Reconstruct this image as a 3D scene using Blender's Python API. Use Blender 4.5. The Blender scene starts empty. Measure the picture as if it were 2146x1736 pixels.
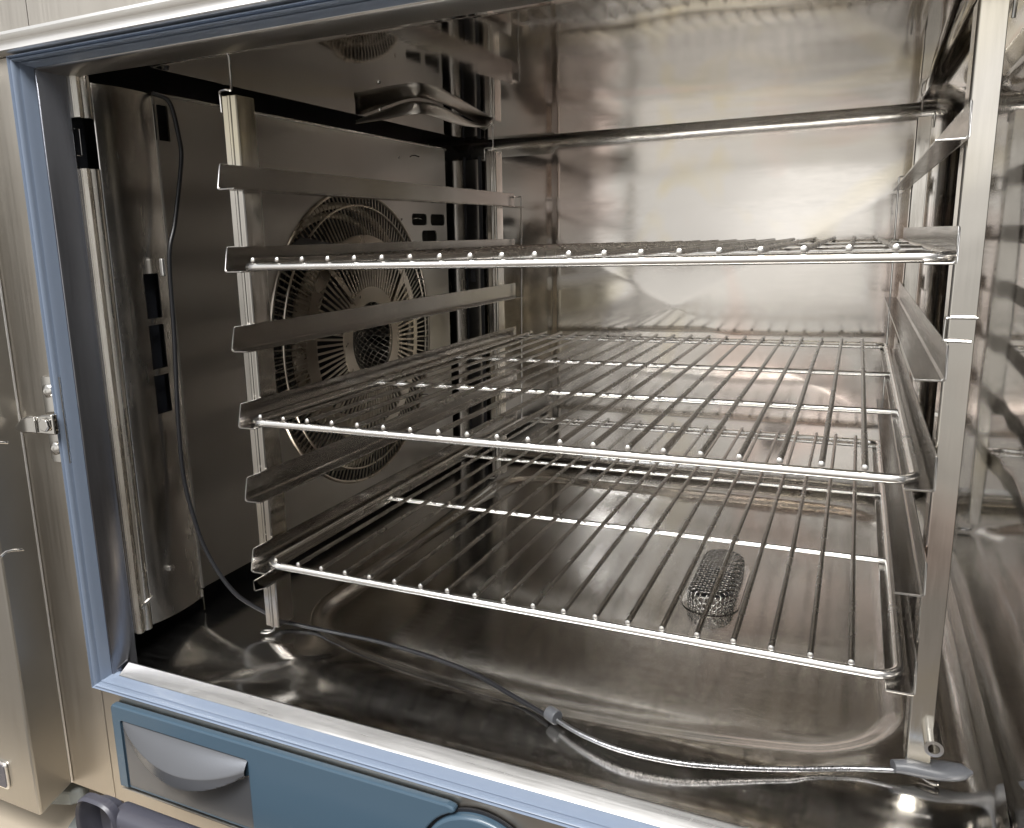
import bpy, bmesh, math, random
from mathutils import Vector, Matrix
random.seed(7)
S = bpy.context.scene
C = S.collection

# ------------------------------------------------------------ camera
cam = bpy.data.cameras.new('camera'); camo = bpy.data.objects.new('camera', cam); C.objects.link(camo)
YAW, PITCH, ROLL = 0.45238, -0.21168, 0.02876
Mr = (Matrix.Rotation(YAW, 3, 'Z') @ Matrix.Rotation(PITCH, 3, 'X') @ Matrix.Rotation(ROLL, 3, 'Y'))
right, fwd, up = Mr @ Vector((1,0,0)), Mr @ Vector((0,1,0)), Mr @ Vector((0,0,1))
R3 = Matrix((right, up, -fwd)).transposed()
camo.matrix_world = Matrix.Translation((0.4518, -0.5446, 0.2756)) @ R3.to_4x4()
cam.sensor_fit = 'HORIZONTAL'; cam.sensor_width = 36
cam.lens = 36 * 1705.63 / 2146
cam.shift_x = 108.36 / 2146; cam.shift_y = 2.63 / 2146
cam.clip_start = 0.01; cam.clip_end = 200
S.camera = camo

# ------------------------------------------------------------ world + lamps (an indoor kitchen)
W = bpy.data.worlds.new('World'); S.world = W; W.use_nodes = True
nt = W.node_tree; nt.nodes.clear()
out = nt.nodes.new('ShaderNodeOutputWorld'); bg = nt.nodes.new('ShaderNodeBackground')
tc = nt.nodes.new('ShaderNodeTexCoord'); sx = nt.nodes.new('ShaderNodeSeparateXYZ')
nt.links.new(tc.outputs['Generated'], sx.inputs[0])
rp = nt.nodes.new('ShaderNodeValToRGB')
mp = nt.nodes.new('ShaderNodeMapRange'); mp.inputs[1].default_value = -1; mp.inputs[2].default_value = 1
nt.links.new(sx.outputs['Z'], mp.inputs[0]); nt.links.new(mp.outputs[0], rp.inputs[0])
e = rp.color_ramp.elements
e[0].position = 0.0; e[0].color = (.16,.13,.10,1)
e[1].position = 1.0; e[1].color = (.95,.93,.90,1)
for p_, c_ in ((.34,(.34,.31,.28,1)), (.42,(.65,.625,.58,1)), (.56,(.86,.84,.81,1)), (.75,(.90,.89,.88,1))):
    q = rp.color_ramp.elements.new(p_); q.color = c_
nz = nt.nodes.new('ShaderNodeTexNoise'); nz.inputs['Scale'].default_value = 3.4; nz.inputs['Detail'].default_value = 2
nt.links.new(tc.outputs['Generated'], nz.inputs['Vector'])
nr = nt.nodes.new('ShaderNodeMapRange'); nr.inputs[1].default_value = .35; nr.inputs[2].default_value = .65
nr.inputs[3].default_value = .45; nr.inputs[4].default_value = 1.25
nt.links.new(nz.outputs[0], nr.inputs[0])
mx = nt.nodes.new('ShaderNodeMix'); mx.data_type = 'RGBA'; mx.blend_type = 'MULTIPLY'; mx.inputs[0].default_value = 1
nt.links.new(rp.outputs[0], mx.inputs[6]); nt.links.new(nr.outputs[0], mx.inputs[7])
# the brightest side of the room lies behind the viewer, the walls to either side are dimmer
dt = nt.nodes.new('ShaderNodeVectorMath'); dt.operation = 'DOT_PRODUCT'; dt.inputs[1].default_value = (-.16,-.975,-.12)
nt.links.new(tc.outputs['Generated'], dt.inputs[0])
dr = nt.nodes.new('ShaderNodeMapRange'); dr.interpolation_type = 'SMOOTHSTEP'
dr.inputs[1].default_value = .55; dr.inputs[2].default_value = .97; dr.inputs[3].default_value = .85; dr.inputs[4].default_value = 1.28
nt.links.new(dt.outputs['Value'], dr.inputs[0])
# the right-hand side is dim: the open oven door shades it
dx_ = nt.nodes.new('ShaderNodeMapRange'); dx_.interpolation_type = 'SMOOTHSTEP'
dx_.inputs[1].default_value = .18; dx_.inputs[2].default_value = .62; dx_.inputs[3].default_value = 1.0; dx_.inputs[4].default_value = .36
nt.links.new(sx.outputs['X'], dx_.inputs[0])
dm = nt.nodes.new('ShaderNodeMath'); dm.operation = 'MULTIPLY'
nt.links.new(dr.outputs[0], dm.inputs[0]); nt.links.new(dx_.outputs[0], dm.inputs[1]); nt.links.new(dm.outputs[0], bg.inputs[1])
nt.links.new(mx.outputs[2], bg.inputs[0])
nt.links.new(bg.outputs[0], out.inputs[0])

def area(name, loc, target, sx_, sy_, power, col):
    l = bpy.data.lights.new(name, 'AREA'); l.shape = 'RECTANGLE'; l.size = sx_; l.size_y = sy_
    l.energy = power; l.color = col
    o = bpy.data.objects.new(name, l); C.objects.link(o); o.location = loc
    d = Vector(target) - Vector(loc); o.rotation_euler = d.to_track_quat('-Z', 'Y').to_euler()
    return o
area('ceiling_lamp', (0.3, -1.5, 2.2), (0.2, 0, 0.1), 2.0, .9, 130, (1, .985, .96))
area('left_fill_light', (-1.0, -2.3, 1.7), (0.0, 0, 0.1), 1.0, .9, 30, (.93, .96, 1))  # fill lamp added at the front left, not an actual window

S.view_settings.view_transform = 'Standard'; S.view_settings.look = 'None'
S.view_settings.exposure = 0; S.view_settings.gamma = 1; S.view_settings.use_curve_mapping = False
S.cycles.max_bounces = 14; S.cycles.glossy_bounces = 10; S.cycles.diffuse_bounces = 4
S.cycles.sample_clamp_indirect = 6; S.cycles.blur_glossy = .1

# ------------------------------------------------------------ materials
def steel(name, col=(.60,.565,.52), rough=.16, streak=(1,60,60), sbump=.02, wave=0.0, wscale=5, aniso=0, tang=None,
          rvar=.06, stain=0.0, metal=1.0, scratch=0.0, tint=False):
    m = bpy.data.materials.new(name); m.use_nodes = True; n = m.node_tree; b = n.nodes['Principled BSDF']
    b.inputs['Metallic'].default_value = metal; b.inputs['Roughness'].default_value = rough
    b.inputs['Base Color'].default_value = (*col, 1)
    tc = n.nodes.new('ShaderNodeTexCoord')
    mpn = n.nodes.new('ShaderNodeMapping'); mpn.inputs['Scale'].default_value = streak
    n.links.new(tc.outputs['Object'], mpn.inputs[0])
    s = n.nodes.new('ShaderNodeTexNoise'); s.inputs['Scale'].default_value = 9; s.inputs['Detail'].default_value = 2
    n.links.new(mpn.outputs[0], s.inputs['Vector'])
    bl = n.nodes.new('ShaderNodeTexNoise'); bl.inputs['Scale'].default_value = 7; bl.inputs['Detail'].default_value = 6
    n.links.new(tc.outputs['Object'], bl.inputs['Vector'])
    # roughness = rough + streak + blotch
    a = n.nodes.new('ShaderNodeMath'); a.operation = 'ADD'
    n.links.new(s.outputs[0], a.inputs[0]); n.links.new(bl.outputs[0], a.inputs[1])
    r = n.nodes.new('ShaderNodeMapRange'); r.inputs[1].default_value = .7; r.inputs[2].default_value = 1.3
    r.inputs[3].default_value = max(.02, rough - rvar); r.inputs[4].default_value = rough + rvar
    n.links.new(a.outputs[0], r.inputs[0]); last = r.outputs[0]
    if scratch:
        w1 = n.nodes.new('ShaderNodeTexNoise'); w1.inputs['Scale'].default_value = 45; w1.inputs['Detail'].default_value = 8
        w1.inputs['Distortion'].default_value = 2.5
        n.links.new(tc.outputs['Object'], w1.inputs['Vector'])
        w2 = n.nodes.new('ShaderNodeMapRange'); w2.inputs[1].default_value = .60; w2.inputs[2].default_value = .72
        w2.inputs[3].default_value = 0; w2.inputs[4].default_value = scratch
        n.links.new(w1.outputs[0], w2.inputs[0])
        a2 = n.nodes.new('ShaderNodeMath'); a2.operation = 'ADD'
        n.links.new(last, a2.inputs[0]); n.links.new(w2.outputs[0], a2.inputs[1]); last = a2.outputs[0]
    n.links.new(last, b.inputs['Roughness'])
    if stain:
        sr = n.nodes.new('ShaderNodeValToRGB')
        sr.color_ramp.elements[0].position = .38; sr.color_ramp.elements[0].color = (col[0]*(1-stain), col[1]*(1-stain*1.15), col[2]*(1-stain*1.3), 1)
        sr.color_ramp.elements[1].position = .62; sr.color_ramp.elements[1].color = (*col, 1)
        n.links.new(bl.outputs[0], sr.inputs[0]); n.links.new(sr.outputs[0], b.inputs['Base Color'])
    if tint:                             # heat tint: straw and rose patches burnt into the sheet
        tn = n.nodes.new('ShaderNodeTexNoise'); tn.inputs['Scale'].default_value = 4.2; tn.inputs['Detail'].default_value = 3
        tn.inputs['Distortion'].default_value = .6
        n.links.new(tc.outputs['Object'], tn.inputs['Vector'])
        tr = n.nodes.new('ShaderNodeValToRGB'); ee = tr.color_ramp.elements
        ee[0].position = .34; ee[0].color = (col[0]*1.03, col[1]*.985, col[2]*.83, 1)
        ee[1].position = .70; ee[1].color = (col[0]*1.04, col[1]*.93, col[2]*.90, 1)
        for pp in (.45, .58):
            q = ee.new(pp); q.color = (*col, 1)
        n.links.new(tn.outputs[0], tr.inputs[0]); n.links.new(tr.outputs[0], b.inputs['Base Color'])
    bp = n.nodes.new('ShaderNodeBump'); bp.inputs['Strength'].default_value = 1 if sbump else 0; bp.inputs['Distance'].default_value = max(sbump,.001)*.0012
    n.links.new(s.outputs[0], bp.inputs['Height'])
    if wave:
        wv = n.nodes.new('ShaderNodeTexNoise'); wv.inputs['Scale'].default_value = wscale; wv.inputs['Detail'].default_value = 1.5
        n.links.new(tc.outputs['Object'], wv.inputs['Vector'])
        b2 = n.nodes.new('ShaderNodeBump'); b2.inputs['Strength'].default_value = 1; b2.inputs['Distance'].default_value = wave
        n.links.new(wv.outputs[0], b2.inputs['Height']); n.links.new(bp.outputs[0], b2.inputs['Normal'])
        n.links.new(b2.outputs[0], b.inputs['Normal'])
    else:
        n.links.new(bp.outputs[0], b.inputs['Normal'])
    if aniso:
        b.inputs['Anisotropic'].default_value = aniso
        cx = n.nodes.new('ShaderNodeCombineXYZ')
        for i in range(3): cx.inputs[i].default_value = tang[i]
        n.links.new(cx.outputs[0], b.inputs['Tangent'])
    return m

def plain(name, col, rough=.5, metal=0, bump=0, scale=200, coat=0):
    m = bpy.data.materials.new(name); m.use_nodes = True; n = m.node_tree; b = n.nodes['Principled BSDF']
    b.inputs['Base Color'].default_value = (*col, 1); b.inputs['Metallic'].default_value = metal
    tc = n.nodes.new('ShaderNodeTexCoord'); s = n.nodes.new('ShaderNodeTexNoise')
    s.inputs['Scale'].default_value = 18; s.inputs['Detail'].default_value = 6
    n.links.new(tc.outputs['Object'], s.inputs['Vector'])
    r = n.nodes.new('ShaderNodeMapRange'); r.inputs[3].default_value = rough*.8; r.inputs[4].default_value = min(1, rough*1.2)
    n.links.new(s.outputs[0], r.inputs[0]); n.links.new(r.outputs[0], b.inputs['Roughness'])
    if coat: b.inputs['Coat Weight'].default_value = coat; b.inputs['Coat Roughness'].default_value = .15
    if bump:
        t = n.nodes.new('ShaderNodeTexNoise'); t.inputs['Scale'].default_value = scale; t.inputs['Detail'].default_value = 3
        n.links.new(tc.outputs['Object'], t.inputs['Vector'])
        bp = n.nodes.new('ShaderNodeBump'); bp.inputs['Distance'].default_value = bump
        n.links.new(t.outputs[0], bp.inputs['Height']); n.links.new(bp.outputs[0], b.inputs['Normal'])
    return m

M_back = steel('back_wall_steel', (.73,.70,.665), .12, (6,2,30), .003, .0018, 5, 0, None, .03, 0, tint=True)
M_ceil = steel('ceiling_steel', (.70,.68,.66), .05, (2,40,1), .006, .0014, 6, 0, None, .02, 0, tint=True)
M_chan = steel('channel_steel', (.66,.645,.62), .16, (6,6,6), 0, 0, 5, 0, None, .03, .05)
M_drain = steel('strainer_steel', (.50,.49,.47), .18, (3,3,3), 0, 0, 5, 0, None, .04, .05)
M_floor = steel('floor_pan_steel', (.62,.605,.58), .165, (4,30,4), .003, .0006, 6, 0, None, .04, .08, scratch=.06)
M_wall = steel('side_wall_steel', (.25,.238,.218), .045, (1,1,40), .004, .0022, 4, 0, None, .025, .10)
M_baf = steel('baffle_steel', (.52,.505,.48), .30, (6,6,6), 0, 0, 6, 0, None, .02, .08)
M_col = steel('column_steel', (.56,.54,.51), .24, (20,20,3), .004, .0005, 8, 0, None, .05, .12)
M_strip = steel('strip_steel', (.78,.75,.69), .27, (40,40,3), .015, .0010, 22, 0, None, .08, .14)
M_post = steel('rack_post_steel', (.63,.605,.565), .13, (40,40,3), .004, .0007, 18, 0, None, .06, 0, tint=True)
M_rail = steel('rack_rail_steel', (.44,.425,.405), .20, (40,2,40), .01, .0004, 20, 0, None, .06, .14)
M_wire = steel('grid_wire_steel', (.42,.405,.38), .26, (3,3,3), 0, 0, 5, 0, None, .04, .16)
M_frame = steel('grid_frame_steel', (.95,.94,.92), .24, (3,3,3), 0, 0, 5, 0, None, .05, .06)
M_sill = steel('sill_steel', (.36,.358,.355), .34, (2,50,50), .03, .0004, 9, .4, (1,0,0), .08, .06, scratch=.08)
M_jamb = steel('jamb_steel', (.26,.265,.29), .19, (40,40,2), .01, .0010, 12, 0, None, .06, .12)
M_body = steel('body_panel_steel', (.53,.495,.445), .36, (40,40,1), .02, .0003, 3, 0, None, .05, .05)
M_body2 = steel('housing_steel', (.48,.46,.425), .38, (40,1,1), .02, .0003, 3, 0, None, .05, .05)
M_top = steel('top_trim_steel', (.92,.91,.89), .38, (1,40,40), .02, .0003, 3, 0, None, .05, .03)
M_bright = steel('polished_steel', (.72,.71,.69), .14, (3,3,3), 0, 0, 5, 0, None, .04, .05)
M_fan = steel('fan_guard_steel', (.62,.57,.50), .30, (5,5,5), 0, 0, 5, 0, None, .06, .26)
M_fandk = steel('fan_guard_blued_steel', (.17,.175,.19), .34, (5,5,5), 0, 0, 5, 0, None, .06, .20)
M_black = plain('dark_recess', (.008,.009,.013), .6)
M_seal = plain('blue_silicone_seal', (.195,.238,.315), .33, 0, .00005, 120, .3)
M_blue = plain('blue_plastic', (.052,.090,.128), .34, 0, .00003, 700, .25)
M_grey = plain('silver_painted_plastic', (.16,.165,.178), .25, .65, .00003, 900)
M_dgrey = plain('dark_grey_plastic', (.055,.055,.072), .38, 0, .00003, 500, .2)
M_cable = plain('cable_sheath', (.012,.012,.014), .32, 0)
M_braid = steel('braided_cable_steel', (.33,.335,.35), .30, (60,60,60), .3, 0, 5, 0, None, .06, .1)
M_hand = plain('probe_handle_plastic', (.085,.088,.096), .36, 0)
M_count = plain('beige_laminate', (.44,.38,.30), .45, 0, .00005, 60)
M_board = plain('grey_rubber', (.20,.215,.21), .6)

# ------------------------------------------------------------ mesh helpers
class MB:
    def __init__(s): s.v = []; s.f = []
    def add(s, vs, fs):
        o = len(s.v); s.v += [tuple(v) for v in vs]; s.f += [tuple(i+o for i in f) for f in fs]
    def box(s, x0,x1,y0,y1,z0,z1):
        s.add([(x0,y0,z0),(x1,y0,z0),(x1,y1,z0),(x0,y1,z0),(x0,y0,z1),(x1,y0,z1),(x1,y1,z1),(x0,y1,z1)],
              [(0,3,2,1),(4,5,6,7),(0,1,5,4),(1,2,6,5),(2,3,7,6),(3,0,4,7)])
    def tube(s, pts, r, n=10, caps=True, closed=False, dome=False):
        pts = [Vector(p) for p in pts]; N = len(pts)
        rr = r if isinstance(r, (list, tuple)) else [r]*N
        t0 = (pts[1]-pts[0]).normalized()
        u = t0.orthogonal().normalized(); rings = []
        for i in range(N):
            if closed: t = (pts[(i+1)%N]-pts[i-1]).normalized()
            elif i == 0: t = t0
            elif i == N-1: t = (pts[-1]-pts[-2]).normalized()
            else: t = ((pts[i+1]-pts[i]).normalized() + (pts[i]-pts[i-1]).normalized()).normalized()
            u = (u - t*u.dot(t)).normalized(); w = t.cross(u)
            rings.append([pts[i] + (u*math.cos(2*math.pi*k/n) + w*math.sin(2*math.pi*k/n))*rr[i] for k in range(n)])
        vs = [p for rg in rings for p in rg]; fs = []
        for i in range(N if closed else N-1):
            a, b = i*n, ((i+1)%N)*n
            for k in range(n): fs.append((a+k, a+(k+1)%n, b+(k+1)%n, b+k))
        if caps and not closed:
            if dome:
                for end, sg in ((0,-1),(N-1,1)):
                    t = (pts[end]-pts[end-sg]).normalized()
                    base = end*n; vs.append(pts[end]+t*rr[end]*.55); c = len(vs)-1
                    for k in range(n):
                        fs.append((base+k, base+(k+1)%n, c) if sg > 0 else (base+(k+1)%n, base+k, c))
            else:
                fs.append(tuple(reversed(range(n)))); fs.append(tuple((N-1)*n+k for k in range(n)))
        s.add(vs, fs)
    def prism(s, prof, axis, a, b):      # closed 2-D profile extruded along an axis
        def P(u, v, w):
            return {'x':(w,u,v), 'y':(u,w,v), 'z':(u,v,w)}[axis]
        n = len(prof); vs = [P(u,v,a) for u,v in prof] + [P(u,v,b) for u,v in prof]
        fs = [(i,(i+1)%n,n+(i+1)%n,n+i) for i in range(n)] + [tuple(reversed(range(n))), tuple(range(n,2*n))]
        s.add(vs, fs)
    def sheet(s, fn, nu, nv):
        vs = [fn(i/nu, j/nv) for j in range(nv+1) for i in range(nu+1)]
        fs = [(j*(nu+1)+i, j*(nu+1)+i+1, (j+1)*(nu+1)+i+1, (j+1)*(nu+1)+i) for j in range(nv) for i in range(nu)]
        s.add(vs, fs)
    def build(s, name, mat, parent=None, smooth=False, bevel=0, weld=False):
        me = bpy.data.meshes.new(name); me.from_pydata(s.v, [], s.f); me.update()
        bm = bmesh.new(); bm.from_mesh(me)
        if weld: bmesh.ops.remove_doubles(bm, verts=bm.verts, dist=1e-6)
        bmesh.ops.recalc_face_normals(bm, faces=bm.faces)
        bm.to_mesh(me); bm.free()
        me.materials.append(mat)
        o = bpy.data.objects.new(name, me); C.objects.link(o)
        if smooth:
            for p in me.polygons: p.use_smooth = True
            try: me.set_sharp_from_angle(angle=math.radians(40))
            except Exception: pass
        if bevel:
            md = o.modifiers.new('bevel', 'BEVEL'); md.width = bevel; md.segments = 2; md.limit_method = 'ANGLE'
            md.angle_limit = math.radians(40)
        if parent: o.parent = parent
        return o
def empty(name, loc=(0,0,0)):
    o = bpy.data.objects.new(name, None); C.objects.link(o); o.location = loc; o.empty_display_size = .02
    return o
def tag(o, label=None, cat=None, group=None, kind=None):
    if label: o['label'] = label
    if cat: o['category'] = cat
    if group: o['group'] = group
    if kind: o['kind'] = kind
    return o
def spline(P, n=10):
    P = [Vector(p) for p in P]; out = []
    for i in range(len(P)-1):
        a = P[max(i-1,0)]; b = P[i]; c = P[i+1]; d = P[min(i+2,len(P)-1)]
        for k in range(n):
            t = k/n
            out.append(.5*((2*b)+(c-a)*t+(2*a-5*b+4*c-d)*t*t+(3*b-a-3*c+d)*t**3))
    out.append(P[-1]); return out
def rrect(x0,x1,y0,y1,r,n=6):
    pts = []
    for cx,cy,a0 in ((x1-r,y1-r,0),(x0+r,y1-r,90),(x0+r,y0+r,180),(x1-r,y0+r,270)):
        for k in range(n+1):
            a = math.radians(a0+90*k/n); pts.append((cx+r*math.cos(a), cy+r*math.sin(a)))
    return pts
def cut(o, cutter):                     # boolean evaluated once, the cutter is deleted
    c = cutter.build('cutter', M_black)
    md = o.modifiers.new('cut', 'BOOLEAN'); md.operation = 'DIFFERENCE'; md.solver = 'EXACT'; md.object = c
    dg = bpy.context.evaluated_depsgraph_get()
    me = bpy.data.meshes.new_from_object(o.evaluated_get(dg))
    o.modifiers.clear(); o.data = me
    bpy.data.objects.remove(c)
def sm(a, b, x):
    t = min(1, max(0, (x-a)/(b-a))); return t*t*(3-2*t)

XL, XR, YB = -.205, .556, .700          # cavity
ZF, ZC = -.090, .418
H = .06612                              # rail pitch

# ================================================================= OVEN
oven = empty('combi_oven', (.2, .3, ZF-.02))
tag(oven, 'stainless steel combi steamer oven with its front open and a blue seal round the opening', 'oven')
def part(mb, name, mat, smooth=False, bevel=0, parent=None, weld=False):
    o = mb.build(name, mat, None, smooth, bevel, weld)
    p = parent or oven; o.parent = p
    o.matrix_parent_inverse = Matrix.Translation(-oven.location)
    return o

# ---- floor pan
def floor_z(x, y):
    z = ZF - .0125*sm(.012, -.048, y)
    # long pressed well under the racks, bowed front edge, falling to the drain
    front = .030 + .022*((x-.24)/.26)**2*1.0 - .018*math.sin(math.pi*min(1,max(0,(x+.02)/.52)))
    dx_ = abs(x-.238)-.262; dy_ = max(front-y, y-.615)
    cx = max(dx_+.06, 0); cy = max(dy_+.06, 0)
    d = min(max(dx_+.06, dy_+.06), 0) + math.hypot(cx, cy) - .06
    z -= .0065*sm(.010, -.012, d)
    z -= .006*sm(.36, 0, math.hypot((x-.33)*1.0, (y-.33)*.7))*sm(.0,-.03,d)
    # wide shallow press along the front, closed by an oblique step at each end
    s1 = (x-.438) - max(0, (y+.0)*1.05); s0 = (.043-x) - max(0,(.012-y))*1.5 - 0*y
    w = sm(.007, -.007, s1)*sm(.007, -.007, s0)*sm(.055,.025,y)
    z -= .0012*w
    for cxx, cyy in ((-.012,-.008),(.505,.01)):
        q = math.hypot((x-cxx)/.034, (y-cyy)/.026)
        z += .0007*sm(1.25,.7,q)
    # coves up to the walls
    for dd in (XR-x, YB-y):
        r = .024
        if dd < r: z += r - math.sqrt(max(0, r*r-(r-dd)**2))
    return z
mb = MB(); mb.sheet(lambda u,v: (XL+(XR-XL)*u, -.0525+(YB+.0525)*v, floor_z(XL+(XR-XL)*u, -.0525+(YB+.0525)*v)), 230, 230)
part(mb, 'floor_pan', M_floor, True)

# ---- back wall with its shallow pressed pyramid, and the rounded corner into the right wall
def back_y(x, z):
    y = YB
    a = max(abs(x-.21)/.268, abs(z-.170)/.148)
    y -= .0056*max(0, 1-a)
    y -= .0012*sm(.018,.026,x)
    return y
mb = MB(); x1 = XR-.03
mb.sheet(lambda u,v: (XL+(x1-XL)*u, back_y(XL+(x1-XL)*u, ZF+.02+(.4185-ZF)*v), ZF+.02+(.4185-ZF)*v), 160, 120)
mb.sheet(lambda u,v: (x1+.03*math.sin(u*math.pi/2), YB-.0012-.03+.03*math.cos(u*math.pi/2), ZF+.02+(.4185-ZF)*v), 10, 2)
part(mb, 'back_wall', M_back, True)
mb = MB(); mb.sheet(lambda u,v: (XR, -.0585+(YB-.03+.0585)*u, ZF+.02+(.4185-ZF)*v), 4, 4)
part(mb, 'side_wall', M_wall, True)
mb = MB(); mb.box(XL-.004, XL, -.06, YB+.05, ZF-.03, .46)
part(mb, 'hidden_side_wall', M_black)

# ---- ceiling: pressed panel, channel round it, cove down to the walls
def ceil_z(x, y):
    z = ZC
    d = min((XR+.045-x), YB-y, x+.170)
    z += .014*sm(.100, .072, d)
    for dd in (XR-x, YB-y):
        r = .030
        if dd < r: z -= r - math.sqrt(max(0, r*r-(r-dd)**2))
    z += .0015*sm(-.038, -.02, y) - .0015
    return z
YC = .606
mb = MB(); mb.sheet(lambda u,v: (XL+(XR-XL)*u, -.0405+(YC+.0405)*v, ceil_z(XL+(XR-XL)*u, -.0405+(YC+.0405)*v)), 220, 220)
part(mb, 'ceiling_panel', M_ceil, True)
mb = MB(); mb.sheet(lambda u,v: (XL+(XR-XL)*u, YC+(YB-YC)*v, ceil_z(XL+(XR-XL)*u, YC+(YB-YC)*v)), 220, 60)
part(mb, 'ceiling_channel', M_chan, True)

# ---- opening frame: sill, jamb, lintel
mb = MB(); mb.prism([(-.0530,-.1035),(-.0535,-.1018),(-.0550,-.1012),(-.0660,-.1072),(-.0680,-.1088),(-.0680,-.124),(-.0530,-.124)], 'x', -.1385, XR+.002)
part(mb, 'sill', M_sill, True, .0006)
mb = MB(); mb.prism([(-.1380,-.0450),(-.1386,-.0462),(-.1448,-.0672),(-.1456,-.0680),(-.158,-.0680),(-.158,-.0450)], 'z', -.124, .4180)
part(mb, 'jamb', M_jamb, True, .0006)
mb = MB(); mb.prism([(XR,-.0450),(XR+.0015,-.0462),(XR+.019,-.0720),(XR+.032,-.0720),(XR+.032,-.0450)], 'z', -.124, .4180)
part(mb, 'jamb', M_jamb, True, .0006)
mb = MB(); mb.prism([(-.0400,.4155),(-.0412,.4143),(-.0660,.4168),(-.0675,.4180),(-.0675,.4250),(-.0400,.4250)], 'x', -.158, XR+.03)
part(mb, 'lintel', M_baf, True, .0006)

# ---- seal: ribbed profile swept round the opening
# profile: (inward distance as a fraction of the width, y)
prof = [(0,-.068),(0,-.0790),(.03,-.0822),(.10,-.0846),(.19,-.0852),(.26,-.0838),(.30,-.0800),(.325,-.0776),(.35,-.0800),(.40,-.0832),
        (.47,-.0845),(.54,-.0838),(.59,-.0808),(.61,-.0780),(.635,-.0768),(.66,-.0782),(.70,-.0788),(.75,-.0775),(.82,-.0735),(.92,-.0690),(1.0,-.0650),(1.0,-.063),(.9,-.061)]
gx0, gx1, gz0, gz1 = -.1562, XR+.030, -.1165, .4262
wl, wb, wt = .0100, .0082, .0080
mb = MB(); n = len(prof); vs = []
corners = [(gx0,gz0,1,1),(gx1,gz0,-1,1),(gx1,gz1,-1,-1),(gx0,gz1,1,-1)]
for (cx,cz,sxn,szn) in corners:
    wz = wb if szn > 0 else wt
    for d,y in prof: vs.append((cx+sxn*d*wl, y, cz+szn*d*wz))
fs = []
for c in range(4):
    a, b = c*n, ((c+1)%4)*n
    for i in range(n-1): fs.append((a+i, a+i+1, b+i+1, b+i))
mb.add(vs, fs); part(mb, 'door_seal', M_seal, True)

# ---- body front left of the seal, and the strip between seal and lower panel
P = lambda *a: a
mb = MB(); mb.box(-.34, gx0+.003, -.0770, -.0715, -.2365, .427)
part(mb, 'front_panel', M_body, False, .0008)
mb = MB(); mb.box(gx0+.0035, XR+.2, -.0768, -.0745, -.2365, gz0+.004)
part(mb, 'lower_front_panel', M_body, False, .0008)
mb = MB(); mb.box(gx1-.004, gx1+.2, -.0770, -.0715, gz0+.0042, .427)
part(mb, 'front_panel', M_body, False, .0008)

# ---- top trim: bright rolled rail above the seal and the brushed fascia over it
mb = MB()
mb.prism([(-.072,.4275),(-.0875,.4275),(-.0890,.4285),(-.0885,.4300),(-.0862,.4360),(-.0880,.4370),(-.0935,.4380),(-.0935,.4400),(-.088,.4415),(-.072,.4415)], 'x', -.34, XR+.2)
part(mb, 'top_trim', M_top, True)
mb = MB(); mb.prism([(-.072,.4418),(-.084,.4418),(-.080,.4440),(-.080,.56),(-.072,.56)], 'x', -.34, -.1312)
part(mb, 'top_fascia', M_body, False)
mb = MB(); mb.prism([(-.072,.4418),(-.084,.4418),(-.080,.4440),(-.080,.56),(-.072,.56)], 'x', -.1304, XR+.2)
part(mb, 'top_fascia', M_body, False)
mb = MB(); mb.box(-.345, XR+.2, -.071, YB+.06, .4435, .56)
part(mb, 'roof_box', M_black)
mb = MB(); mb.box(XL-.2, XR+.2, -.07, YB+.06, -.235, -.126); part(mb, 'base_box', M_body)
for bx in ((XR+.031, XR+.2, -.0715, YB+.05, -.124, .4425),(XL-.004, XR+.03, YB+.004, YB+.05, -.124, .4425),(XL-.2, XL-.0045, -.0715, YB+.05, -.124, .4425)):
    mb = MB(); mb.box(*bx); part(mb, 'casing', M_black)

# ---- light/steam strip beside the jamb, rounded column and its slots
mb = MB()
pr_ = [(-.1420,-.0440),(-.1375,-.0448),(-.1320,-.0462),(-.1292,-.0440),(-.1300,-.0400),(-.1325,-.0388),(-.1300,-.0376),(-.1285,-.0345),(-.1290,-.0315),(-.1315,-.0292)]
def vstrip(mb, prof, z0, z1, th, nz=3):
    n = len(prof)
    vs = []
    for k in range(nz+1):
        z = z0+(z1-z0)*k/nz
        vs += [(x,y,z) for x,y in prof] + [(x-th,y,z) for x,y in reversed(prof)]
    m2 = 2*n; fs = []
    for k in range(nz):
        for i in range(m2): fs.append((k*m2+i, k*m2+(i+1)%m2, (k+1)*m2+(i+1)%m2, (k+1)*m2+i))
    fs += [tuple(reversed(range(m2))), tuple(nz*m2+i for i in range(m2))]
    mb.add(vs, fs)
vstrip(mb, pr_, -.076, .3425, .0015); vstrip(mb, pr_, .3830, .4165, .0015)
o = part(mb, 'corner_strip', M_strip, True)
mb = MB(); mb.box(-.1440, -.1430, -.0450, -.0300, .340, .386); o2 = part(mb, 'window_backing', M_black)
mb = MB(); mb.tube([(-.1345,-.0470,.374),(-.1340,-.0425,.374),(-.1340,-.0425,.353),(-.1345,-.0470,.353)], .0005, 6)
part(mb, 'wire_clip', M_bright, True)
mb = MB(); pc = []
for k in range(17):
    t = k/16; y = -.0285+t*.0655
    pc.append((-.1300+.0050*math.sin(math.pi*min(1,t*1.02))**.8*(1-.35*t), y))
vstrip(mb, pc, -.0735, .4115, .0012, 3)
o = part(mb, 'column_cover', M_col, False)
c = MB()
for z0, z1 in ((.2135,.2540),(.1670,.2075),(.1250,.1610)): c.box(-.15,-.11,.0005,.0200,z0,z1)
cut(o, c)
for p in o.data.polygons: p.use_smooth = True
try: o.data.set_sharp_from_angle(angle=math.radians(30))
except Exception: pass
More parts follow.
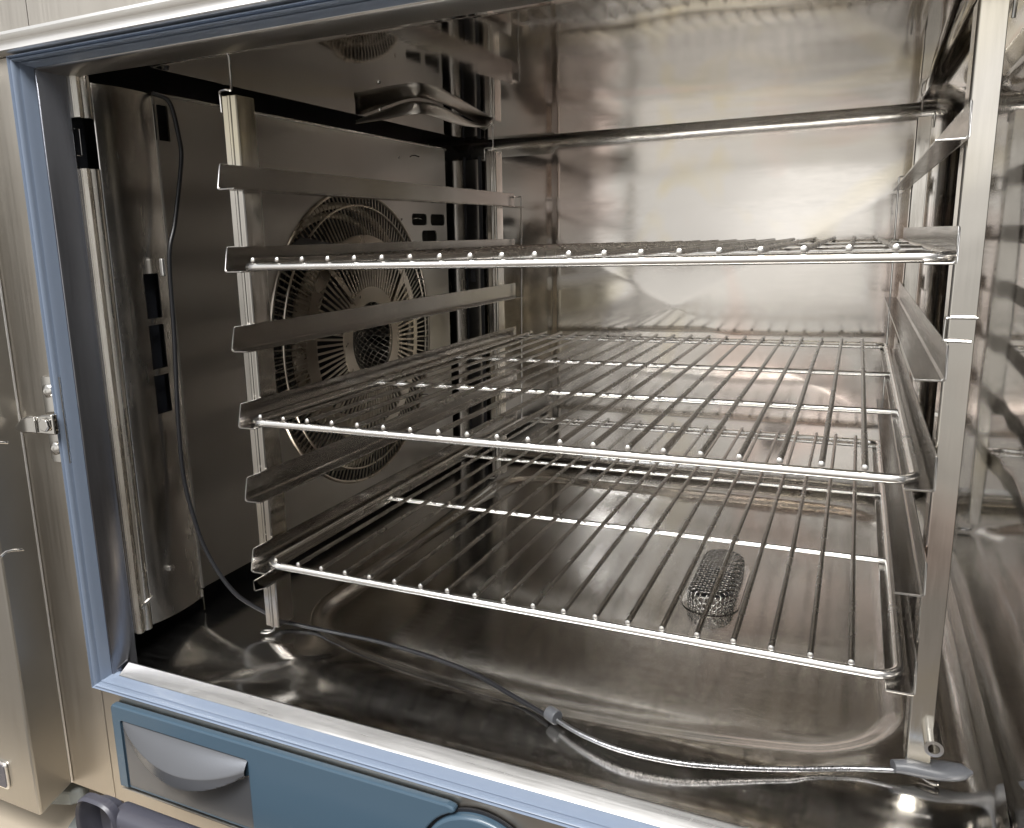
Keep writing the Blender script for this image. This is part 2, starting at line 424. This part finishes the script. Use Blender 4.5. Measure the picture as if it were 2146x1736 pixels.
mb = MB(); mb.box(-.1375,-.1368,-.0005,.0235,.120,.258); part(mb, 'slot_backing', M_black)
mb = MB(); mb.tube([(-.1265,-.0060,-.0245),(-.1225,-.0060,-.0245)], .0032, 14, dome=True); part(mb, 'rivet', M_bright, True, parent=None)
mb = MB(); mb.tube([(-.1325,-.0410,-.0530),(-.1262,-.0290,-.0445)], .0022, 6); part(mb, 'clamp_bar', M_bright)
mb = MB(); mb.box(-.1300,-.1290,.0365,.0378,-.088,-.066); part(mb, 'edge_tab', M_bright)

mb = MB(); mb.tube([(-.1302,-.0290,-.0735),(-.1302,-.0290,.4115)], .0007, 8); part(mb, 'column_edge_bead', M_bright, True)
# ---- fan baffle
fy, fz, fr = .3625, .152, .1885
mb = MB(); mb.box(-.1320,-.1300,.0375,.6235,-.0645,.4115)
baf = part(mb, 'air_baffle', M_baf)
c = MB(); c.tube([(-.14,fy,fz),(-.12,fy,fz)], fr, 96)
cut(baf, c)
c = MB()
for y0,y1,z0,z1 in ((.512,.558,.2985,.3155),(.570,.6165,.2985,.3155),(.541,.588,.2745,.2915),(.512,.558,.2505,.2675),(.570,.6165,.2505,.2675)):
    c.add([(-.14,a,b) for a,b in rrect(y0,y1,z0,z1,.0055,4)]+[(-.12,a,b) for a,b in rrect(y0,y1,z0,z1,.0055,4)],
          [(i,(i+1)%20,20+(i+1)%20,20+i) for i in range(20)]+[tuple(reversed(range(20))),tuple(range(20,40))])
c.box(-.14,-.12,.030,.0545,.3725,.404)
cut(baf, c)
mb = MB(); mb.tube([(-.1285,.0375,.4120),(-.1285,.6235,.4120)], .0018, 8); part(mb, 'baffle_top_edge', M_bright, True, parent=None)
mb = MB(); mb.box(-.1300,-.1285,.0380,.0395,-.0645,.41); part(mb, 'baffle_edge_fold', M_baf)
# back-left corner posts behind the baffle
mb = MB()
pp = [(-.1625+.034*t, .690-.012*math.sin(math.pi*t)) for t in [i/10 for i in range(11)]]
n_ = len(pp); vs = [(x,y,-.08) for x,y in pp]+[(x,y,.40) for x,y in pp]
mb.add(vs, [(i,i+1,n_+i+1,n_+i) for i in range(n_-1)])
part(mb, 'corner_column', M_col, True)
mb = MB(); mb.box(-.1235,-.1020,.684,.686,-.08,.40); part(mb, 'corner_plate', M_back)
for bx in ((-.1285,-.1240,.6865,.688,-.08,.405),(-.1015,-.0960,.6845,.6865,-.08,.405),(-.118,-.1095,.6825,.6835,.208,.262)):
    mb = MB(); mb.box(*bx); part(mb, 'shadow_gap', M_black)

# ---- fan guard
fan = part(MB(), 'fan_guard', M_fan)
def ring(mb, r0, r1, x0, x1, n=96, sec=None):
    a0, a1 = sec or (0, 2*math.pi); full = sec is None
    vs = []
    for k in range(n+(0 if full else 1)):
        a = a0+(a1-a0)*k/n; cy, cz = math.cos(a), math.sin(a)
        vs += [(x0,fy+r0*cy,fz+r0*cz),(x1,fy+r1*cy,fz+r1*cz),(x1-.0016,fy+r1*cy,fz+r1*cz),(x0-.0016,fy+r0*cy,fz+r0*cz)]
    m = len(vs)//4; fs = []
    for k in range(m if full else m-1):
        b = ((k+1)%m)*4; a_ = k*4
        for i in range(4): fs.append((a_+i, a_+(i+1)%4, b+(i+1)%4, b+i))
    if not full: fs += [(3,2,1,0), tuple(len(vs)-4+i for i in range(4))]
    mb.add(vs, fs)
def spoke(mb, a, r0, r1, x0, x1, w, twist=0):
    d = Vector((0,math.cos(a),math.sin(a))); a2 = a+twist; d2 = Vector((0,math.cos(a2),math.sin(a2)))
    t = Vector((0,-math.sin(a),math.cos(a)))*w/2; c0 = Vector((x0,fy,fz))+d*r0; c1 = Vector((x1,fy,fz))+d2*r1
    k = Vector((-.0014,0,0))
    mb.add([c0-t,c0+t,c1+t,c1-t,c0-t+k,c0+t+k,c1+t+k,c1-t+k], [(0,1,2,3),(7,6,5,4),(0,4,5,1),(1,5,6,2),(2,6,7,3),(3,7,4,0)])
def fpart(mb, name, mat, smooth=False):
    o = mb.build(name, mat, None, smooth); o.parent = fan; return o
XF = -.1295
mb = MB(); mb.tube([(XF,fy+fr*math.cos(2*math.pi*k/96),fz+fr*math.sin(2*math.pi*k/96)) for k in range(96)], .0022, 8, closed=True)
mb.tube([(XF+.004,fy+(fr-.018)*math.cos(2*math.pi*k/96),fz+(fr-.018)*math.sin(2*math.pi*k/96)) for k in range(96)], .0014, 8, closed=True)
fpart(mb, 'outer_ring', M_fan, True)
mb = MB()
for k in range(140):
    spoke(mb, 2*math.pi*k/140, .128, fr, XF+.010, XF, .0014)
fpart(mb, 'outer_wires', M_fan)
mb = MB(); ring(mb, .118, .134, XF+.0125, XF+.0095); fpart(mb, 'middle_ring', M_fan, True)
mb = MB()
for k in range(84):
    spoke(mb, 2*math.pi*(k+.5)/84, .066, .119, XF+.0165, XF+.0125, .0028)
fpart(mb, 'radial_slats', M_fan)
mb = MB(); ring(mb, .0490, .0680, XF+.0175, XF+.0170); fpart(mb, 'inner_ring', M_fan, True)
for a in (.62, 2.20, 3.75, 5.35):
    mb = MB(); spoke(mb, a, .060, .126, XF+.0185, XF+.0145, .007, .10); fpart(mb, 'guard_arm', M_fan)
mb = MB(); spoke(mb, 2.05, .128, .186, XF+.0125, XF+.004, .030, .35); fpart(mb, 'guard_plate', M_fandk)
# wire mesh dish in the middle
mb = MB()
for k in range(-7, 8):
    for sgn in (1,-1):
        off = k*.0068; pts = []
        L = math.sqrt(max(0, .050**2-off**2))
        if L < .006: continue
        for j in range(9):
            s_ = -L+2*L*j/8; y = (s_-sgn*off*0)*.80+off*.60*1; z = sgn*(s_*.60-off*.80)
            rr2 = min(1, (y*y+z*z)/.0025)
            pts.append((XF+.0155-.020*(1-rr2), fy+y, fz+z))
        mb.tube(pts, .00055, 5)
fpart(mb, 'mesh_screen', M_wire, True)
# second square mesh towards the front edge (left of the spokes)
mb = MB()
for k in range(34):
    a = 2.45+k*.056; spoke(mb, a, .136, .184, XF-.006, XF-.008, .0012)
for r_ in (.144,.152,.160,.168,.176):
    mb.tube([(XF-.0065,fy+r_*math.cos(2.45+k*.0617),fz+r_*math.sin(2.45+k*.0617)) for k in range(31)], .0007, 5)
fpart(mb, 'outer_mesh', M_wire, True)
# heating coil and impeller behind, then the dark chamber
mb = MB()
for j, rc in enumerate((.172,.160)):
    mb.tube([(XF-.024-.012*j,fy+rc*math.cos(2*math.pi*k/80),fz+rc*math.sin(2*math.pi*k/80)) for k in range(80)], .0042, 8, closed=True)
fpart(mb, 'heating_coil', M_fan, True)
mb = MB()
for k in range(30):
    a = 2*math.pi*k/30
    mb.add([(XF-.018,fy+.125*math.cos(a),fz+.125*math.sin(a)),(XF-.018,fy+.100*math.cos(a+.12),fz+.100*math.sin(a+.12)),
            (XF-.062,fy+.100*math.cos(a+.12),fz+.100*math.sin(a+.12)),(XF-.062,fy+.125*math.cos(a),fz+.125*math.sin(a))],[(0,1,2,3)])
fpart(mb, 'impeller', M_fandk)
mb = MB(); ring(mb, .100, .127, XF-.0165, XF-.0175); fpart(mb, 'impeller_ring', M_fan, True)

# ---- spray arm under the ceiling
spray = part(MB(), 'spray_arm', M_bright)
LO = [(-0.048, 0.2452), (-0.0109, 0.2383), (0.0296, 0.2277), (0.0429, 0.2497), (0.0355, 0.3279), (0.03, 0.4063), (0.0399, 0.4198)]
UP = [(-0.0883, 0.3092), (-0.0272, 0.2669), (0.02, 0.236), (0.0369, 0.241), (0.0385, 0.287), (0.0196, 0.3814), (-0.0003, 0.4825)]
lo_ = spline([(x,y,.403+.0065*(i>4)*(i-4)) for i,(x,y) in enumerate(LO)], 6); up_s = spline([(x,y,.4165) for i,(x,y) in enumerate(UP)], 6)
mb = MB(); vs = []; m_ = len(lo_)
for a, b in zip(lo_, up_s):
    for t in (0,.25,.5,.75,1):
        p_ = a.lerp(b, t); bul = .0035*math.sin(math.pi*t); vs.append((p_.x+bul*.6, p_.y-bul*.6, p_.z))
mb.add(vs, [(k*5+i, k*5+i+1, (k+1)*5+i+1, (k+1)*5+i) for k in range(m_-1) for i in range(4)])
o = mb.build('blade', M_baf, None, True); o.parent = spray
md = o.modifiers.new('thickness', 'SOLIDIFY'); md.thickness = .0012
mb = MB(); mb.tube([(.012,.197,.4040),(.012,.197,.4060)], .0022, 10, dome=True); o = mb.build('screw', M_bright, None, True); o.parent = spray

# ---- latch on the body front
lat = part(MB(), 'door_latch', M_bright)
def lpart(mb, name, mat, smooth=True, bevel=0):
    o = mb.build(name, mat, None, smooth, bevel); o.parent = lat; return o
mb = MB(); mb.prism([(-.150,.1725),(-.1700,.1725),(-.1728,.1700),(-.1725,.0985),(-.1700,.0960),(-.150,.0960)], 'y', -.0806, -.0772); lpart(mb, 'plate', M_bright, False, .0008)
for z in (.1600,.1095):
    mb = MB(); mb.tube([(-.1632,-.0806,z),(-.1632,-.0832,z)], .0058, 20, dome=True); sc = lpart(mb, 'screw', M_bright)
    mb = MB(); mb.tube([(-.1634,-.0838,z),(-.1634,-.0851,z)], .0022, 6); h_ = mb.build('screw_socket', M_black); h_.parent = sc
mb = MB(); mb.prism([(-.1480,.1425),(-.1600,.1415),(-.1660,.1400),(-.1812,.1386),(-.1900,.1350),(-.1985,.1275),(-.1970,.1250),(-.1880,.1232),(-.1760,.1240),(-.1480,.1245)], 'y', -.0930, -.0875)
lpart(mb, 'hook', M_bright, False, .0015)
mb = MB(); mb.tube([(-.1560,-.0932,.1335),(-.1560,-.0965,.1335)], .0062, 6); lpart(mb, 'nut', M_bright, False, .0008)
mb = MB(); mb.box(-.1700,-.1682,-.0950,-.0931,.1255,.1395); lpart(mb, 'stop_tab', M_bright, False, .0005)

# ---- control housing at the far left
mb = MB()
ztop, zbot = .4270, -.2350
mb.add([(-.2104,-.0775,ztop),(-.2104,-.0775,zbot),(-.2108,-.1150,zbot-.012),(-.2108,-.1150,ztop),
      (-.40,-.0775,ztop),(-.40,-.0775,zbot),(-.40,-.1150,zbot-.012),(-.40,-.1150,ztop)],
      [(0,1,2,3),(3,2,6,7),(4,7,6,5),(0,3,7,4),(1,5,6,2),(0,4,5,1)])
part(mb, 'control_housing', M_body2, False, .0025)
mb = MB(); mb.tube([(-.2102,-.0783,ztop-.001),(-.2102,-.0783,zbot+.001)], .0010, 8); part(mb, 'housing_edge', M_top, True)
mb = MB(); mb.prism(rrect(-.285,-.2480,-.228,-.200,.004,4), 'y', -.1175,-.1152); part(mb, 'label_frame', M_top, False, .0006)
mb = MB(); mb.prism(rrect(-.283,-.2500,-.226,-.202,.003,4), 'y', -.1180,-.1173); part(mb, 'label_plate', M_dgrey)

# ---- lower blue panel with its silver drawer and round end cap
pan = part(MB(), 'lower_panel', M_blue)
def ppart(mb, name, mat, smooth=False, bevel=0, par=None):
    o = mb.build(name, mat, None, smooth, bevel); o.parent = par or pan; return o
mb = MB()
pts = [(-.1340,-.2110),(-.1340,-.1305),(-.1320,-.1270)] + [(.2080,-.1262),(.2135,-.1275),(.2150,-.1300),(.2120,-.1325)]
for k in range(12):
    a = math.radians(118+k*8); pts.append((.2330+.049*math.cos(a), -.1760+.049*math.sin(a)))
pts += [(.182,-.2110)]
mb.prism(pts, 'y', -.0850, -.0778); ppart(mb, 'panel_board', M_blue, False, .0022)
c = MB(); c.prism(rrect(-.1235,.0235,-.235,-.1405,.003,4), 'y', -.11, -.0825)
cut(bpy.data.objects[ 'panel_board'], c)
mb = MB(); mb.tube([(.2330,-.0865,-.1760),(.2330,-.0780,-.1760)], .0465, 64); ppart(mb, 'round_cap', M_blue, True, .0022)
mb = MB(); mb.tube([(.2330,-.0800,-.1760),(.2330,-.0779,-.1760)], .0485, 64); ppart(mb, 'cap_gap', M_black)
def drawer(u, v):
    x = -.1220+.1440*u; zt = -.1418; d = .066*v; z = zt-d
    prof_ = math.sin(math.pi*min(1,max(0,u*.93+.0)))**.75 if u > 0 else 0
    r1 = .0215*prof_ + .0006; r2 = r1*1.0+.0115*prof_+.0006
    if d < r1: p_ = .0005+.0180*prof_*(d/r1)**.8
    elif d < r2: p_ = .0005+.0180*prof_
    else: p_ = .0005+.0180*prof_*max(0,1-(d-r2)/.0025)
    return (x, -.0830-p_, z)
mb = MB(); mb.sheet(drawer, 90, 140); ppart(mb, 'drawer_front', M_grey, True)

# ---- casing rib below
mb = MB(); mb.box(-.134, .35, -.0835, -.0780, -.232, -.2135); part(mb, 'lower_rail', M_body, False, .001)

# ================================================================= drip gutter
gut = empty('drip_gutter', (-.06,-.125,-.21)); tag(gut, 'dark grey plastic gutter with an open cupped end below the blue panel', 'drip gutter')
def gp(mb, name, mat, smooth=True, bevel=0):
    o = mb.build(name, mat, None, smooth, bevel); o.parent = gut; o.matrix_parent_inverse = Matrix.Translation(-gut.location); return o
def cup(u, v):
    a = 2*math.pi*u
    rx, rz = .0225, .030
    cxx, czz = -.1000, -.2110
    prof_ = [(1.10,.006),(1.10,-.001),(1.04,-.0035),(.98,-.001),(.93,.006),(.80,.017),(.45,.022),(.01,.023)]
    t = v*(len(prof_)-1); i = min(int(t), len(prof_)-2); f_ = t-i
    s_ = prof_[i][0]*(1-f_)+prof_[i+1][0]*f_; dp = prof_[i][1]*(1-f_)+prof_[i+1][1]*f_
    ca, sa = math.cos(a), math.sin(a); sq = (abs(ca)**3.2+abs(sa)**3.2)**(-1/3.2)
    return (cxx+rx*s_*ca*sq, -.138+dp-.25*rz*s_*sa*sq*0, czz+rz*s_*sa*sq)
mb = MB(); mb.sheet(cup, 48, 28); gp(mb, 'cupped_end', M_dgrey)
mb = MB(); mb.tube([(-.0925,-.1235,-.2000),(-.0925,-.1195,-.2000)], .0085, 20); gp(mb, 'drain_hole', M_black)
mb = MB(); mb.prism([(a,b) for a,b in rrect(-.139,-.1150,-.243,-.1860,.010,5)], 'x', -.083, .30); gp(mb, 'channel', M_dgrey, True)

# ================================================================= counter and bracket, lower left
ct = MB(); ct.box(-.60,.80,-.22,.80,-.330,-.290); o = ct.build('counter', M_count, None, False, .002)
tag(o, 'pale beige counter surface under the oven in the bottom left corner', 'counter', kind='structure')
ct = MB(); ct.prism([(-.242,-.040),(-.196,-.036),(-.184,-.078),(-.222,-.082)], 'z', -.2895, -.2860); o = ct.build('rubber_mat', M_board, None, False, .001)
tag(o, 'flat grey rubber mat lying on the beige counter below the oven corner', 'mat')
ct = MB(); ct.prism([(-.272,-.050),(-.232,-.050),(-.214,-.058),(-.210,-.068),(-.218,-.078),(-.245,-.088),(-.272,-.094)], 'z', -.2640, -.2475); br = ct.build('foot_bracket', M_board, None, False, .003)
tag(br, 'small dark bracket under the bottom corner of the control housing', 'bracket')

# ================================================================= hanging racks
def make_rack(side):
    # side -1: left rack, posts at x -.035..-.020; side +1: right rack mirrored about x=.2405
    mx_ = (lambda x: x) if side < 0 else (lambda x: .4825-x)
    root = empty('hanging_rack', (mx_(-.0275), .30, ZF))
    inv = Matrix.Translation(-root.location)
    def rp(mb, name, mat, smooth=False, bevel=0, parent=None):
        if side > 0: mb.v = [(.4825-x, y, z) for x,y,z in mb.v]
        o = mb.build(name, mat, None, smooth, bevel); o.parent = parent or root; o.matrix_parent_inverse = inv; return o
    for (py0, py1) in ((.0195,.0430),(.565,.5885)):
        mb = MB(); z0, z1 = -.0790, .3985; t = .0014
        yf = py0 if py0 < .1 else py1-.0; 
        # channel section: web at the front with a raised rib, side flange towards the grids
        rib = [(-.0292,py0),(-.0284,py0-.0012),(-.0262,py0-.0012),(-.0254,py0)] if side < 0 else []
        mb.prism([(-.0350,py1-.004),(-.0350,py0)]+rib+[(-.0214,py0),(-.0202,py0+.0012),(-.0202,py1),
                  (-.0202-t,py1),(-.0202-t,py0+.0022),(-.0220,py0+t),(-.0336,py0+t),(-.0336,py1-.004)], 'z', z0, z1)
        rp(mb, 'post', M_post, False, .0004)
    for L in range(6):
        z = L*H
        mb = MB(); t = .0013; xo = -.0198; xi = -.0035
        prof_ = [(xo,z+.0100),(xo+.0006,z+.0112),(xo+t,z+.0112),(xo+t,z-.0072),(xo+t+.0014,z-.0086),(xi,z-.0086),(xi+.0006,z-.0091),(xi,z-.0099),(xo+.0022,z-.0099),(xo+.0006,z-.0092),(xo,z-.0078)]
        y0, y1 = -.0125, .6300
        mb.prism(prof_, 'y', y0, y1)
        # rounded upper front corner
        for i,(x,y,zz) in enumerate(mb.v):
            if y < y0+.001 and zz > z+.009: mb.v[i] = (x, y+.0045, zz)
        r_ = rp(mb, 'rail', M_rail, False, .0003)
        for yy in (.0445,.5640):
            mb = MB(); mb.tube([(-.0205,yy,z+.0108),(-.0198,yy+.003,z+.0125),(-.0175,yy+.006,z+.0128),(-.0150,yy+.011,z+.0116)], .0007, 6)
            rp(mb, 'weld_tab', M_bright, True, 0, r_)
    if side < 0:
      mb = MB(); mb.prism([(-.0200,-.0190),(-.0190,-.0190),(-.0190,-.0290),(-.0060,-.0240),(-.0060,-.0228),(-.0200,-.0282)], 'y', -.0100, .0380)
      rp(mb, 'lower_guide', M_rail, False, .0003)
    mb = MB(); mb.tube([(-.0195,.6300,5*H+.006),(-.0100,.6335,5*H+.0062),(-.0090,.6335,5*H+.005),(-.0105,.6335,2*H),(-.0125,.6335,-.011),(-.0135,.6332,-.012),(-.0200,.6300,-.012)], .0012, 8)
    rp(mb, 'stop_wire', M_bright, True)
    for py in (.0190,.5650):
        mb = MB(); mb.tube(spline([(-.0375,py+.002,.386),(-.0378,py+.002,.398),(-.0370,py+.001,.4022),(-.0300,py,.4030),(-.0250,py,.4022),(-.0243,py+.001,.406),(-.0243,py+.001,.4185)], 5), .0011, 8)
        rp(mb, 'hanger_hook', M_bright, True)
        mb = MB(); mb.tube(spline([(-.0290,py+.006,-.0785),(-.0290,py+.003,-.0840),(-.0340,py-.001,-.0858),(-.0400,py-.002,-.0860),(-.0400,py+.003,-.0862),(-.0300,py+.006,-.0858)], 6), .0010, 8)
        rp(mb, 'foot_hook', M_rail, True)
    if side > 0:
        mb = MB()
        z0 = 3*H+.011
        mb.tube(spline([(-.0355,.0175,z0+.013),(-.0200,.0170,z0+.013),(-.0192,.0170,z0+.0115),(-.0190,.0170,z0+.001),(-.0200,.0170,z0-.0005),(-.0330,.0175,z0-.001)], 5), .0009, 8)
        rp(mb, 'clip', M_bright, True)
        mb = MB()
        cyl = []
        for k in range(24):
            a = 2*math.pi*k/24; cyl.append((-.0345+.0056*math.cos(a), -.0530+.0056*math.sin(a)))
        inn = [(-.0345+(x+.0345)*.62, -.0530+(z+.0530)*.62) for x,z in cyl]
        vs = [(x,.004,z) for x,z in cyl]+[(x,.004,z) for x,z in inn]+[(x,.030,z) for x,z in cyl]+[(x,.030,z) for x,z in inn]
        fs = []
        for k in range(24):
            j = (k+1)%24; fs += [(k,j,24+j,24+k),(k,48+k,48+j,j),(24+k,24+j,72+j,72+k)]
        mb.add(vs, fs); rp(mb, 'locking_tube', M_bright, True)
    return root
rl = make_rack(-1); tag(rl, 'hanging rack of six rails in front of the fan guard on the left', 'rack', 'hanging racks inside the oven')
rr = make_rack(1); tag(rr, 'hanging rack of six rails beside the shiny right wall, nearest post at right', 'rack', 'hanging racks inside the oven')

# ================================================================= wire grids
def make_grid():
    root = empty('wire_grid', (0,0,0)); DX = .0245; x0, x1 = -.0125, .4935; D = .6535; zf = -.0056; R = .0032
    def gpz(mb, name, mat, smooth=True):
        o = mb.build(name, mat, root, smooth); return o
    cr = .014; pts = []
    for cx,cy,a0 in ((x1-cr,D-cr,0),(x0+cr,D-cr,90),(x0+cr,cr,180),(x1-cr,cr,270)):
        for k in range(7):
            a = math.radians(a0+90*k/6); pts.append((cx+cr*math.cos(a), cy+cr*math.sin(a)*1.0, zf))
    mb = MB(); mb.tube(pts, R, 12, closed=True); gpz(mb, 'frame_wire', M_frame)
    for yc in (.208,.405,.630):
        mb = MB(); mb.tube([(x0+.0025,yc,zf-.0002),(x1-.0025,yc,zf-.0002)], .0027, 10); gpz(mb, 'crossbar', M_frame)
    for k in range(20):
        x = k*DX; j = random.uniform(-.0006,.0006)
        mb = MB(); mb.tube([(x,-.0016,0),(x+j,.2,-.0001),(x-j,.42,-.0001),(x,D+.0012,0)], .00205, 10, dome=True)
        o = gpz(mb, 'rod', M_wire); o.data.materials.append(M_frame)
        for p in o.data.polygons:            # lighter steel on front rod ends: their glint put into the colour
            if p.center.y < -.0014: p.material_index = 1
    return root
g0 = make_grid()
labels = ['wire grid on the second rail from the top, seen almost edge-on', 'middle wire grid of the three, on the fourth rail',
          'lowest wire grid, above the perforated drain filter']
def copy_tree(o, parent=None):
    c = o.copy(); C.objects.link(c); c.parent = parent
    for ch in o.children: copy_tree(ch, c)
    return c
g1 = copy_tree(g0); g2 = copy_tree(g0)
for g, (x,y,z), lb in ((g2,(.0060,-.0060,4*H),labels[0]), (g1,(-.0010,-.0042,2*H),labels[1]), (g0,(0,0,0),labels[2])):
    g.location = (x,y,z); tag(g, lb, 'wire grid', 'wire grids slid into the hanging racks')

# ================================================================= drain filter
df = empty('drain_filter', (.337,.315,ZF-.010)); tag(df, 'perforated metal strainer dome standing over the floor drain', 'drain filter')
mb = MB(); cxd, cyd, hw, hl, ht = .337, .322, .0245, .072, .020
dzf = floor_z(cxd, cyd)-.0005
def dome(u, v):                          # u across, v along in metres; outside the flat top the sheet bends down
    vy = max(0, abs(v)-(hl-hw)); d = math.hypot(u, vy) - (hw-.010)
    if d <= 0: return (cxd+u, cyd+v, dzf+ht)
    ru = u/max(1e-6, math.hypot(u,vy)); rv = vy/max(1e-6, math.hypot(u,vy))*(1 if v > 0 else -1)
    r = .008; arc = r*math.pi/2
    if d < arc: a = d/r; dx_, dz_ = r*math.sin(a), r-r*math.cos(a)
    else: dx_, dz_ = r, r+(d-arc)
    base = (hw-.010)+dx_
    vc = (hl-hw)*(1 if v > 0 else -1) if abs(v) > (hl-hw) else v
    return (cxd+ru*base, cyd+vc+(rv*base if vy > 0 else 0), dzf+ht-dz_)
pit = .0070; rh = .0027
rowsn = int(.13/(pit*.866))
lim = hw-.010+.008*math.pi/2+.0115
for j in range(-40, 41):
    v = j*pit*.866
    for i in range(-14, 15):
        u = (i+.5*(j % 2))*pit
        vy = max(0, abs(v)-(hl-hw))
        if math.hypot(u, vy)-0 > lim: continue
        ring_o = []; ring_i = []
        for k in range(12):
            a = math.pi/6*k + math.pi/6
            # hexagon boundary radius
            aa = (a % (math.pi/3)) - math.pi/6; ro = pit/2/math.cos(aa)
            # hex cell with corners pointing along v
            ring_o.append(dome(u+ro*math.cos(a-math.pi/6+math.pi/6), v+ro*math.sin(a)))
            ring_i.append(dome(u+rh*math.cos(a), v+rh*math.sin(a)))
        mb.add(ring_o+ring_i, [(k,(k+1)%12,12+(k+1)%12,12+k) for k in range(12)])
o = mb.build('perforated_dome', M_drain, None, True, weld=True); o.parent = df; o.matrix_parent_inverse = Matrix.Translation(-df.location)
md = o.modifiers.new('thickness', 'SOLIDIFY'); md.thickness = .0008
mb = MB()
mb.prism(rrect(cxd-hw+.004,cxd+hw-.004,cyd-hl+.004,cyd+hl-.004,.018,8), 'z', dzf-.004, dzf+.0006); o = mb.build('drain_opening', M_black); o.parent = df; o.matrix_parent_inverse = Matrix.Translation(-df.location)
mb = MB()
ro_ = rrect(cxd-hw-.004,cxd+hw+.004,cyd-hl-.004,cyd+hl+.004,.0275,10); ri_ = rrect(cxd-hw+.002,cxd+hw-.002,cyd-hl+.002,cyd+hl-.002,.0215,10); m_ = len(ro_)
mb.add([(x,y,floor_z(x,y)+.0012) for x,y in ro_]+[(x,y,dzf+.0022) for x,y in ri_], [(k,(k+1)%m_,m_+(k+1)%m_,m_+k) for k in range(m_)])
o = mb.build('collar_ring', M_bright, None, True); o.parent = df; o.matrix_parent_inverse = Matrix.Translation(-df.location)

# ================================================================= temperature probe
pb = empty('temperature_probe', (.26,0,ZF)); tag(pb, 'core temperature probe with dark cable hanging at the left and lying across the oven floor', 'temperature probe')
def pp_(mb, name, mat, smooth=True, bevel=0):
    o = mb.build(name, mat, None, smooth, bevel); o.parent = pb; o.matrix_parent_inverse = Matrix.Translation(-pb.location); return o
K = .0021
up_ = [(-.128,.036,.412),(-.115,.0424,.404),(-.113,.0478,.375),(-.114,.0489,.353),(-.115,.035,.300),(-.115,.0235,.2677),(-.115,.0198,.1983),(-.115,.014,.12),(-.115,.0134,.062),(-.108,.0145,.020),(-.100,.0166,-.0096),(-.086,.019,-.036),(-.070,.0237,-.0572),(-.048,.034,-.0745),(-.0293,.0418,-.0850)]
fl = [(-.0293,.0418),(.0230,.0473),(.0650,.0480),(.1028,.0452),(.1450,.0385),(.1821,.0287),(.2220,.0110),(.2580,-.0055)]
mb = MB(); mb.tube(spline(up_+[(x,y,max(floor_z(x,y)+K+.0002, -.0905+K)) for x,y in fl[1:]], 8), K, 10); pp_(mb, 'dark_cable', M_cable)
fl2 = [(.2640,-.0085,-.0865),(.2900,-.0190,-.0878),(.3203,-.0245,-.0888),(.3560,-.0235,-.0888),(.3859,-.0171,-.0885),(.4300,-.0030,-.0875),(.4700,.0120,-.0855),(.5040,.0180,-.0815)]
mb = MB(); mb.tube(spline(fl2, 10), .0019, 10); pp_(mb, 'braided_cable', M_braid)
mb = MB(); d = Vector((.0060,-.0032,0)); c0 = Vector((.2585,-.0058,-.0845))
mb.tube([c0, c0+d*.25, c0+d*1.5], [.0052,.0056,.0056], 20); pp_(mb, 'collar', M_hand, True, .0006)
mb = MB()
hp = [(.4960,.0162),(.5020,.0180),(.5070,.0190),(.5130,.0205),(.5200,.0222),(.5290,.0245),(.5370,.0272),(.5430,.0290)]
hr = [.0040,.0046,.0052,.0066,.0078,.0074,.0050,.0010]
vs = []; nn = 16
for (x,y),r in zip(hp,hr):
    for k in range(nn):
        a = 2*math.pi*k/nn; t = Vector((.92,.39,0)); s_ = Vector((-.39,.92,0))
        q = Vector((x,y,-.0790)) + s_*math.cos(a)*r*1.15 + Vector((0,0,1))*math.sin(a)*min(r,.0052)
        vs.append(q)
fs = [(i*nn+k, i*nn+(k+1)%nn, (i+1)*nn+(k+1)%nn, (i+1)*nn+k) for i in range(len(hp)-1) for k in range(nn)] + [tuple(reversed(range(nn))), tuple((len(hp)-1)*nn+k for k in range(nn))]
mb.add(vs, fs); pp_(mb, 'handle', M_hand)
mb = MB(); mb.box(-.1215,-.1175,.0165,.0200,.2510,.2670); pp_(mb, 'cable_tag', M_top, False, .0008)
